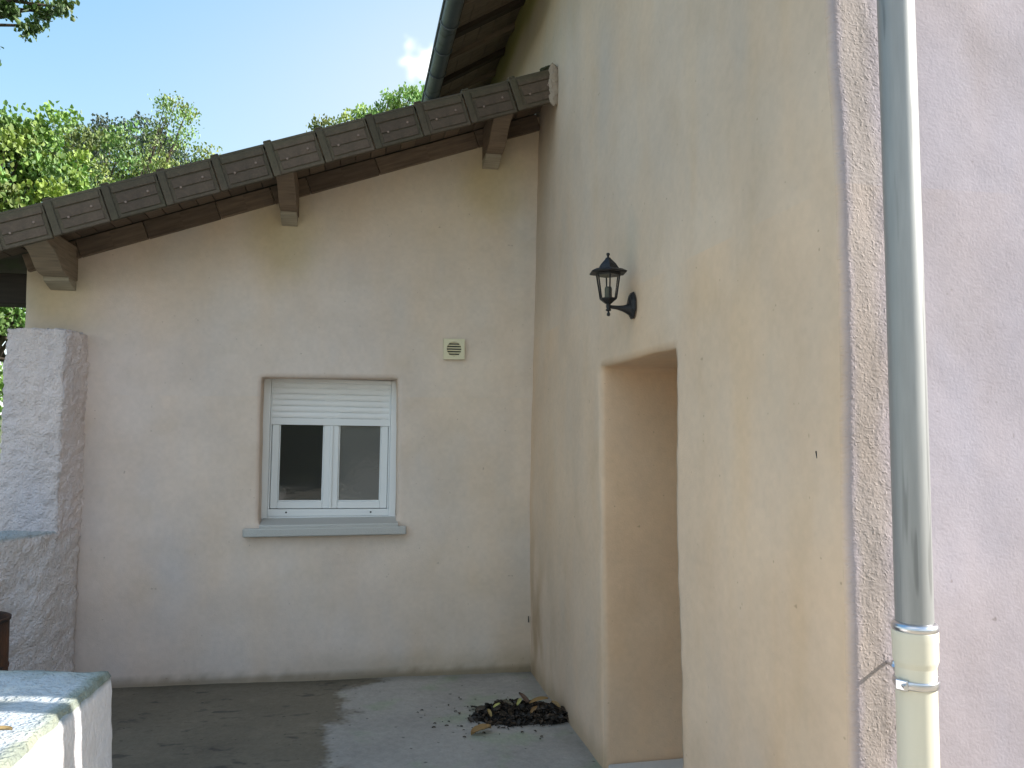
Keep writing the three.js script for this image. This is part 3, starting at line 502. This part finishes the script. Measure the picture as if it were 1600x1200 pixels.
/* ------------------------------------------------------------------ lantern */
{
  const t = thing('wall_lantern', 'black hexagonal wall lantern on a curved bracket above the door recess', 'wall lamp', [lean(2.11, 2.015) - .004, 2.108, 2.032]);
  const LR = Math.PI / 6 + .36, ax = -.108, H = (r0, r1, h, y, open) => toCreasedNormals(xf(new THREE.CylinderGeometry(r0, r1, h, 6, 1, !!open), { p: [ax, y, 0], r: [0, LR, 0] }), .5);
  const lathe = (pts, seg = 20) => new THREE.LatheGeometry(pts.map(([a, b]) => new THREE.Vector2(a, b)), seg);
  // back plate, a long hexagon bulging towards the arm
  const oct = (r0, r1, h, x) => toCreasedNormals(xf(xf(new THREE.CylinderGeometry(r0, r1, h, 8, 1), { r: [0, Math.PI / 8, 0] }), { p: [x, .012, 0], r: [0, 0, Math.PI / 2], s: [1.42, 1, 1] }), .4);
  mesh('back_plate', merge([oct(.042, .043, .006, -.003), oct(.030, .041, .010, -.011), oct(.018, .029, .006, -.018)]), M.black, t);
  const curve = new THREE.CatmullRomCurve3([[-.010, -.004, 0], [-.03, -.003, 0], [-.05, -.001, 0], [-.08, .002, 0], [ax, .004, 0]].map((p) => new THREE.Vector3(...p)));
  { const g = new THREE.TubeGeometry(curve, 24, 1, 14), p = g.attributes.position, c = new THREE.Vector3(); for (let i = 0; i <= 24; i++) { curve.getPointAt(i / 24, c); const r = mix(.0075, .030, Math.pow(1 - i / 24, 3)); for (let k = 0; k <= 14; k++) { const j = i * 15 + k; p.setXYZ(j, c.x + (p.getX(j) - c.x) * r, c.y + (p.getY(j) - c.y) * r, c.z + (p.getZ(j) - c.z) * r); } } g.computeVertexNormals(); mesh('arm', g, M.black, t); }
  mesh('stem', xf(lathe([[0, -.037], [.006, -.035], [.0078, -.029], [.006, -.023], [.004, -.020], [.004, -.016], [.011, -.013], [.012, -.009], [.008, -.004], [.0105, .004], [.009, .014], [.014, .018], [0, .019]]), { p: [ax, 0, 0] }), M.black, t);
  mesh('bowl', merge([H(.037, .015, .018, .026), H(.039, .038, .005, .037)]), M.black, t);
  const a0 = LR, cor = (k, r) => [ax + Math.sin(a0 + k * Math.PI / 3) * r, Math.cos(a0 + k * Math.PI / 3) * r];
  const ri = .0365, ro = .0525, y0 = .039, y1 = .140;
  for (let k = 0; k < 6; k++) {
    const [xa, za] = cor(k, ri), [xb, zb] = cor(k, ro), [xc, zc] = cor(k + 1, ri), [xd, zd] = cor(k + 1, ro);
    const A = new THREE.Vector3(xa, y0, za), B = new THREE.Vector3(xb, y1, zb), dir = B.clone().sub(A);
    const bar = new THREE.BoxGeometry(.0052, dir.length(), .0052); bar.applyQuaternion(new THREE.Quaternion().setFromUnitVectors(new THREE.Vector3(0, 1, 0), dir.clone().normalize())); const m = A.clone().add(B).multiplyScalar(.5); bar.translate(m.x, m.y, m.z); mesh('bar', bar, M.black, t);
    const g = new THREE.BufferGeometry(), k2 = .985, c = (x, z) => [ax + (x - ax) * k2, z * k2], [p0, p1, p2, p3] = [c(xa, za), c(xc, zc), c(xd, zd), c(xb, zb)];
    g.setAttribute('position', new THREE.Float32BufferAttribute([p0[0], y0, p0[1], p1[0], y0, p1[1], p2[0], y1, p2[1], p3[0], y1, p3[1]], 3)); g.setAttribute('uv', new THREE.Float32BufferAttribute([0, 0, 1, 0, 1, 1, 0, 1], 2)); g.setIndex([0, 1, 2, 0, 2, 3]); g.computeVertexNormals(); mesh('pane', g, M.pane, t);
  }
  mesh('lamp_holder', merge([cyl(.0155, .0155, .040, 20, { p: [ax, .060, 0] }), cyl(.0175, .0175, .006, 20, { p: [ax, .042, 0] }), cyl(.013, .0155, .008, 20, { p: [ax, .084, 0] })]), M.holder, t);
  mesh('brim', merge([H(.062, .086, .012, .156), H(.086, .082, .005, .1475), H(.056, .054, .010, .141)]), M.black, t);
  mesh('cap', merge([H(.046, .049, .007, .1655), H(.036, .0455, .015, .1765), H(.0125, .036, .024, .196), cyl(.010, .0125, .004, 16, { p: [ax, .210, 0] })]), M.black, t);
  mesh('finial', xf(lathe([[.0055, .211], [.0042, .216], [.0050, .221], [.0078, .226], [.0072, .231], [.004, .233], [0, .233]]), { p: [ax, 0, 0] }), M.black, t);
}

/* ------------------------------------------------------------------ downpipe */
{
  const px = .087, pz = 3.622, t = thing('drainpipe', 'zinc drainpipe with a cream plastic lower length at the sunlit house corner', 'drainpipe', [px, 0, pz]);
  const lathe = (pts, seg = 40) => new THREE.LatheGeometry(pts.map(([a, b]) => new THREE.Vector2(a, b)), seg);
  const path = new THREE.CatmullRomCurve3([[0, 1.13, 0], [-.002, 2, 0], [-.010, 3.2, 0], [-.014, 3.85, 0], [-.05, 3.98, 0], [-.4, 4.22, 0], [-.55, 4.30, 0], [-.605, 4.40, 0]].map((p) => new THREE.Vector3(...p)), false, 'catmullrom', .2);
  mesh('metal_pipe', new THREE.TubeGeometry(path, 90, .0405, 40), M.zinc, t);
  mesh('collar', lathe([[.040, 1.142], [.046, 1.139], [.0495, 1.146], [.050, 1.152], [.0475, 1.158], [.0415, 1.162], [.0405, 1.160]]), M.steel, t);
  mesh('plastic_pipe', merge([lathe([[.0435, -.05], [.0435, 1.07], [.0435, 1.08]]), ]), M.pipe, t);
  mesh('socket', lathe([[.0435, 1.062], [.0462, 1.072], [.0482, 1.078], [.0482, 1.118], [.0492, 1.121], [.0492, 1.141], [.047, 1.1435], [.040, 1.1435]]), M.pipe, t);
  const cl = mesh('clamp', merge([lathe([[.0435, 1.018], [.047, 1.018], [.0485, 1.021], [.0490, 1.027], [.0485, 1.033], [.047, 1.036], [.0435, 1.036]]), rbox(.012, .024, .028, .003, [-.046, 1.027, .014], [0, .5, 0]), rbox(.012, .024, .026, .003, [.046, 1.027, -.004])]), M.steel, t);
  mesh('screw', cyl(.0055, .0055, .022, 12, { p: [-.050, 1.027, .028], r: [Math.PI / 2, 0, .4] }), M.steel, cl);
  mesh('wall_rod', merge([cyl(.0045, .0045, .085, 10, { p: [.0, 1.04, -.075], r: [Math.PI / 2 + .12, 0, 0] }), xf(new THREE.SphereGeometry(.0095, 16, 12), { p: [-.018, 1.056, -.045] }), cyl(.005, .005, .03, 10, { p: [-.026, 1.046, -.035], r: [.5, 0, .6] })]), M.steel, t);
}
/* ------------------------------------------------------------------ little things on the walls */
tag(mesh('metal_stub', xf(new THREE.CapsuleGeometry(.0026, .016, 4, 8), { p: [lean(1.53, 3.4) - .007, 1.532, 3.400], r: [-.16, 0, .1] }), M.dark), 'short dark metal stub sticking out of the plain beige wall', 'stub');
tag(mesh('cable_end', xf(new THREE.CapsuleGeometry(.0035, .035, 4, 8), { p: [-.012, .345, .012], r: [0, 0, .02] }), M.dark), 'short dark cable end low in the inner wall corner', 'cable');

/* ------------------------------------------------------------------ swept-up leaves */
function curled(seed, L, Wd, bend) { // a dry curled leaf with thickness from its own curl
  const R = rng(seed), g = new THREE.PlaneGeometry(L, Wd, 10, 4), p = g.attributes.position;
  for (let i = 0; i < p.count; i++) { const x = p.getX(i) / L, y = p.getY(i) / Wd, w = Math.sqrt(Math.max(0, 1 - 4 * x * x * .98)) * (1 + .15 * N(x * 9 + seed, y, 2)); p.setXYZ(i, x * L, bend * (1 - 4 * x * x) * .5 + 2.2 * y * y * Wd * (.6 + R() * .1) + .1 * Wd * N(x * 6, y * 6, seed), y * Wd * w); }
  g.computeVertexNormals(); return g;
}
{
  const cx = -.27, cz = .80, t = thing('leaf_pile', 'heap of rotting dark leaves on the concrete near the inner corner', 'leaf pile', [cx, FY(cx), cz]);
  const R = rng(91);
  const hgt = (x, z) => { const e = Math.hypot((x + .01) / .235, z / .155); const e2 = Math.hypot((x - .18) / .13, (z - .06) / .09); return .060 * sstep(1.1, .1, e + .25 * N(x * 14, z * 14, 3)) + .045 * sstep(1.1, .1, e2); };
  const g = new THREE.PlaneGeometry(.62, .44, 70, 56), p = g.attributes.position; g.rotateX(-Math.PI / 2);
  for (let i = 0; i < p.count; i++) { const x = p.getX(i), z = p.getZ(i), h = hgt(x, z); p.setY(i, h > .004 ? h * (.8 + .5 * N(x * 40, z * 40, 9)) : -.02); } g.computeVertexNormals();
  mesh('mould', g, std({ color: rgb(.018, .015, .012), roughness: .85 }), t);
  const bits = [[], [], []];
  for (let k = 0; k < 620; k++) { const a = R() * 6.283, r = Math.sqrt(R()), wide = R() < .2 ? 1 + .32 * R() : .95; let x = Math.cos(a) * r * .245 * wide, z = Math.sin(a) * r * .16 * wide; if (R() < .3) { x = .18 + Math.cos(a) * r * .13; z = .06 + Math.sin(a) * r * .09; } const s = .022 + .035 * R(); bits[Math.floor(R() * 3)].push(xf(curled(k + 1, s, s * (.25 + .4 * R()), s * .3), { p: [x, Math.max(.006, hgt(x, z) + .008), z], r: [(R() - .5) * 1.6, R() * 6.28, (R() - .5) * 1.4] })); }
  [[.034, .025, .017], [.070, .048, .030], [.018, .015, .012]].forEach((c, i) => { mesh('dead_leaves', merge(bits[i]), std({ color: rgb(...c), roughness: .65 }), t).userData.kind = 'stuff'; });
  { const fl = []; for (let k = 0; k < 110; k++) { const a = R() * 6.283, r = .22 + .26 * Math.pow(R(), 2), x = Math.cos(a) * r * 1.15, z = Math.sin(a) * r * .8; if (x > .24) continue; const q = .006 + .016 * R(); fl.push(xf(curled(900 + k, q, q * .55, q * .25), { p: [x, .004 - .0213 * x, z], r: [(R() - .5) * .5, R() * 6.28, 0] })); } mesh('leaf_crumbs', merge(fl), std({ color: rgb(.045, .036, .025), roughness: .9 }), t).userData.kind = 'stuff'; }
  const leafM = (r, gg, b) => new THREE.MeshPhysicalMaterial({ color: rgb(r, gg, b), roughness: .8, transmission: .15, thickness: 0 });
  for (const [x, z, L, W, ry, c, lab] of [[-.15, .07, .05, .02, 1.9, [.30, .22, .08], 'ochre leaf'], [.09, .10, .06, .02, .7, [.22, .13, .05], 'brown leaf'], [.22, .07, .06, .025, 2.4, [.25, .17, .07], 'ochre leaf'], [-.10, .02, .045, .016, .4, [.42, .42, .14], 'yellow green leaf'], [.02, .045, .05, .020, .9, [.36, .36, .12], 'yellow green leaf'], [.06, -.01, .085, .030, 2.1, [.10, .055, .032], 'brown leaf'], [.13, .05, .11, .026, .1, [.26, .16, .055], 'ochre curled leaf'], [-.04, .04, .07, .02, 2.6, [.10, .085, .05], 'grey brown leaf'], [-.19, .01, .06, .03, .2, [.06, .045, .03], 'brown leaf']]) {
    const m = mesh('leaf', xf(curled(Math.round(x * 1000) + 500, L, W, L * .22), { p: [x, hgt(x, z) + .032, z], r: [.5, ry, .15] }), leafM(...c), t); m.userData.label = lab;
  }
  tag(mesh('fallen_leaf', xf(curled(7, .12, .05, .022), { p: [-.49, FY(-.5) + .012, 1.03], r: [.15, .35, .06] }), leafM(.30, .19, .075)), 'curled ochre leaf lying alone in front of the leaf heap', 'leaf');
}
{ // bits on top of the low wall
  const lm = (r, g, b) => std({ color: rgb(r, g, b), roughness: .85 });
  tag(mesh('fallen_leaf', xf(curled(31, .06, .04, .02), { p: [-2.02, .915, 3.17], r: [.2, .9, .1] }), lm(.30, .13, .08)), 'reddish dry leaf on the sunlit top of the low white wall', 'leaf');
  tag(mesh('fallen_leaf', xf(curled(37, .07, .02, .012), { p: [-1.955, .912, 3.215], r: [.1, .35, .0] }), lm(.24, .17, .07)), 'ochre dry leaf along the edge of the low white wall', 'leaf');
  tag(mesh('fallen_leaf', xf(curled(41, .07, .022, .012), { p: [-1.975, .910, 3.30], r: [.1, .6, .0] }), lm(.30, .24, .10)), 'yellow dry leaf nearest the camera on the low white wall', 'leaf');
}

/* ------------------------------------------------------------------ trees */
function leafGeo(L, W) { // two folded halves with a point
  const g = new THREE.BufferGeometry(), z = W * .28;
  g.setAttribute('position', new THREE.Float32BufferAttribute([0, 0, 0, W * .5, L * .35, z, W * .34, L * .72, z * .7, 0, L, -z * .5, -W * .34, L * .72, z * .7, -W * .5, L * .35, z], 3));
  g.setAttribute('uv', new THREE.Float32BufferAttribute([.5, 0, 1, .35, .84, .72, .5, 1, .16, .72, 0, .35], 2));
  g.setIndex([0, 1, 2, 0, 2, 3, 0, 3, 4, 0, 4, 5]); g.computeVertexNormals(); return g;
}
function limb(pts, r0, r1) {
  const c = new THREE.CatmullRomCurve3(pts), n = 10, m = 7, g = new THREE.TubeGeometry(c, n, 1, m), p = g.attributes.position, q = new THREE.Vector3();
  for (let i = 0; i <= n; i++) { c.getPointAt(i / n, q); const r = mix(r0, r1, i / n); for (let k = 0; k <= m; k++) { const j = i * (m + 1) + k; p.setXYZ(j, q.x + (p.getX(j) - q.x) * r, q.y + (p.getY(j) - q.y) * r, q.z + (p.getZ(j) - q.z) * r); } }
  g.computeVertexNormals(); return g;
}
function makeTree({ seed, name = 'tree', label, pos, trunkH, trunkR, blobs, clumps, per, spread, leaf, color, sparse = 1, droop = .3, group, category = 'tree' }) {
  const t = thing(name, label, category, pos, group), R = rng(seed), gauss = () => (R() + R() + R() + R() - 2);
  const C = [];
  for (const [bx, by, bz, rx, ry, rz, wgt] of blobs) {
    const n = Math.round(clumps * wgt);
    for (let k = 0; k < n; k++) { let x, y, z, l; do { x = R() * 2 - 1; y = R() * 2 - 1; z = R() * 2 - 1; l = Math.hypot(x, y, z); } while (l > 1 || l < .05); const s = Math.pow(l, .45) / l * (1 + .28 * N(x * 2.2 + seed, y * 2.2, z * 2.2)); C.push([bx + x * s * rx, by + y * s * ry, bz + z * s * rz]); }
  }
  const limbs = [limb([new THREE.Vector3(0, -.3, 0), new THREE.Vector3(.04, trunkH * .4, .03), new THREE.Vector3(-.03, trunkH, 0)], trunkR, trunkR * .45)];
  const top = new THREE.Vector3(-.03, trunkH, 0);
  C.forEach((c, i) => { if (i % 2) return; const e = new THREE.Vector3(...c), b = i % 4 ? top.clone() : top.clone().multiplyScalar(.55 + .4 * R()), m = b.clone().lerp(e, .55); m.y += .12 * e.distanceTo(b); limbs.push(limb([b, m, e], trunkR * .30, trunkR * .07)); });
  mesh('trunk', merge(limbs), M.bark, t);
  const mat = new THREE.MeshPhysicalMaterial({ color: 0xffffff, roughness: .62, transmission: .38, thickness: 0, side: THREE.DoubleSide });
  const cnt = C.length * per, im = new THREE.InstancedMesh(leafGeo(leaf, leaf * .72), mat, cnt); im.name = 'crown'; im.castShadow = im.receiveShadow = true;
  const m4 = new THREE.Matrix4(), q = new THREE.Quaternion(), e = new THREE.Euler(), v = new THREE.Vector3(), s = new THREE.Vector3(), col = new THREE.Color();
  let k = 0;
  for (const c of C) {
    const tone = .55 + .8 * R(), yel = R();
    for (let i = 0; i < per; i++) {
      v.set(c[0] + gauss() * spread, c[1] + gauss() * spread * .75 - droop * spread * R(), c[2] + gauss() * spread);
      e.set((R() - .5) * 2.2 + 1.1, R() * 6.283, (R() - .5) * 1.8); q.setFromEuler(e); const z = .65 + .6 * R(); s.set(z, z, z);
      im.setMatrixAt(k, m4.compose(v, q, s)); const b = tone * (.75 + .5 * R());
      im.setColorAt(k, col.setRGB(color[0] * b * mix(.85, 1.3, yel), color[1] * b, color[2] * b * mix(1.1, .8, yel))); k++;
    }
  }
  im.userData.kind = 'stuff'; t.add(im); return t;
}
makeTree({ seed: 3, name: 'broadleaf_tree', label: 'bright green broad-leaved tree close behind the left end of the annex', pos: [-7.1, 0, -9.2], trunkH: 3.6, trunkR: .16, blobs: [[.15, 4.9, .3, 1.35, 1.6, 1.4, .58], [-.4, 2.7, .4, 1.9, 1.5, 1.5, .34], [1.1, 6.1, 0, .40, .75, .4, .05], [.3, 6.4, 0, .5, .35, .5, .03]], clumps: 260, per: 110, spread: .22, leaf: .10, color: [.20, .34, .065] });
makeTree({ seed: 8, name: 'slender_tree', label: 'pale feathery tree with small leaves rising right of the broad-leaved tree', pos: [-6.6, 0, -16], trunkH: 6.2, trunkR: .11, blobs: [[1.0, 7.6, 0, .62, 2.6, .7, .34], [1.75, 7.0, .2, .5, 1.6, .6, .16], [-1.1, 6.5, 0, 1.3, 1.5, 1.1, .36], [.1, 5.2, 0, 2.6, 1.4, 1.2, .30]], clumps: 230, per: 60, spread: .24, leaf: .085, color: [.25, .37, .10] });
makeTree({ seed: 21, name: 'hedgerow_tree', label: 'grey green bushy tree behind the left part of the annex roof', pos: [-8.4, 0, -19], trunkH: 6, trunkR: .14, blobs: [[0, 8.0, 0, 2.3, 2.3, 1.6, .7], [1.9, 7.3, 0, 1.5, 1.9, 1.2, .4]], clumps: 190, per: 60, spread: .32, leaf: .12, color: [.20, .31, .08] });
makeTree({ seed: 13, name: 'round_tree', label: 'rounded clumpy tree rising behind the annex roof beside the eave', pos: [-.3, 0, -22], trunkH: 8.5, trunkR: .28, blobs: [[-.9, 10.9, 0, 1.5, 1.25, 1.5, .30], [1.1, 11.9, 0, 1.15, 1.3, 1.4, .34], [-.1, 11.3, 0, 1.3, 1.1, 1.3, .26], [2.4, 11, 0, 1.4, 1.5, 1.5, .2]], clumps: 190, per: 90, spread: .22, leaf: .12, color: [.32, .46, .13] });
makeTree({ seed: 34, name: 'overhanging_tree', label: 'tree whose leafy branch reaches in at the top left corner', pos: [-8.4, 0, -4.4], trunkH: 5.2, trunkR: .2, blobs: [[.6, 7.2, 0, 2.2, 1.6, 1.8, .8], [3.15, 6.72, -.6, .42, .22, .3, .05], [3.55, 6.62, -.6, .30, .10, .2, .025], [3.45, 6.36, -.6, .10, .10, .1, .01], [3.02, 6.1, -.6, .10, .42, .25, .03]], clumps: 200, per: 60, spread: .10, leaf: .075, color: [.11, .20, .04] });
makeTree({ seed: 47, name: 'dark_tree', label: 'dark blue green tree far behind the pale feathery tree', pos: [-10.6, 0, -31], trunkH: 7, trunkR: .25, blobs: [[.3, 12.6, 0, 2.2, 2.3, 2, .6], [-2.6, 11.8, 0, 2.4, 2.4, 2, .4]], clumps: 240, per: 90, spread: .34, leaf: .13, color: [.075, .125, .085] });
// behind the camera, what the window glass mirrors: a wood and a low pale wall
{
  const R = rng(60), n = 9000, im = new THREE.InstancedMesh(leafGeo(.5, .36), std({ roughness: .9, side: THREE.DoubleSide }), n); im.name = numbered('hedge'); im.castShadow = im.receiveShadow = true;
  const m4 = new THREE.Matrix4(), q = new THREE.Quaternion(), e = new THREE.Euler(), v = new THREE.Vector3(), s = new THREE.Vector3(1, 1, 1), col = new THREE.Color();
  for (let i = 0; i < n; i++) { const x = (R() * 2 - 1) * 26, y = Math.pow(R(), .8) * (2.0 + .5 * N(x * .3, 1, 1)), z = 17.5 + R() * 3 + 1.2 * N(x * .6, y * .5, 3); v.set(x, y, z); e.set(R() * 6, R() * 6, R() * 6); im.setMatrixAt(i, m4.compose(v, q.setFromEuler(e), s)); const b = .6 + .8 * R(); im.setColorAt(i, col.setRGB(.045 * b, .075 * b, .022 * b)); }
  im.userData = { kind: 'stuff', label: 'long dark green hedge on the far side of the yard', category: 'hedge' }; scene.add(im);
  const w = thing('yard_wall', 'low pale rendered wall across the yard mirrored in the window', 'wall', [0, 0, 0]);
  mesh('wall', xf(rbox(2.4, .9, .25, .02), { p: [-.75, .33, 12.6], r: [0, 1.07 + Math.PI, 0] }), std({ color: rgb(.58, .47, .38), bumpMap: roughBump, bumpScale: .01, roughness: 1 }), w);
}
renderer.render(scene, camera);
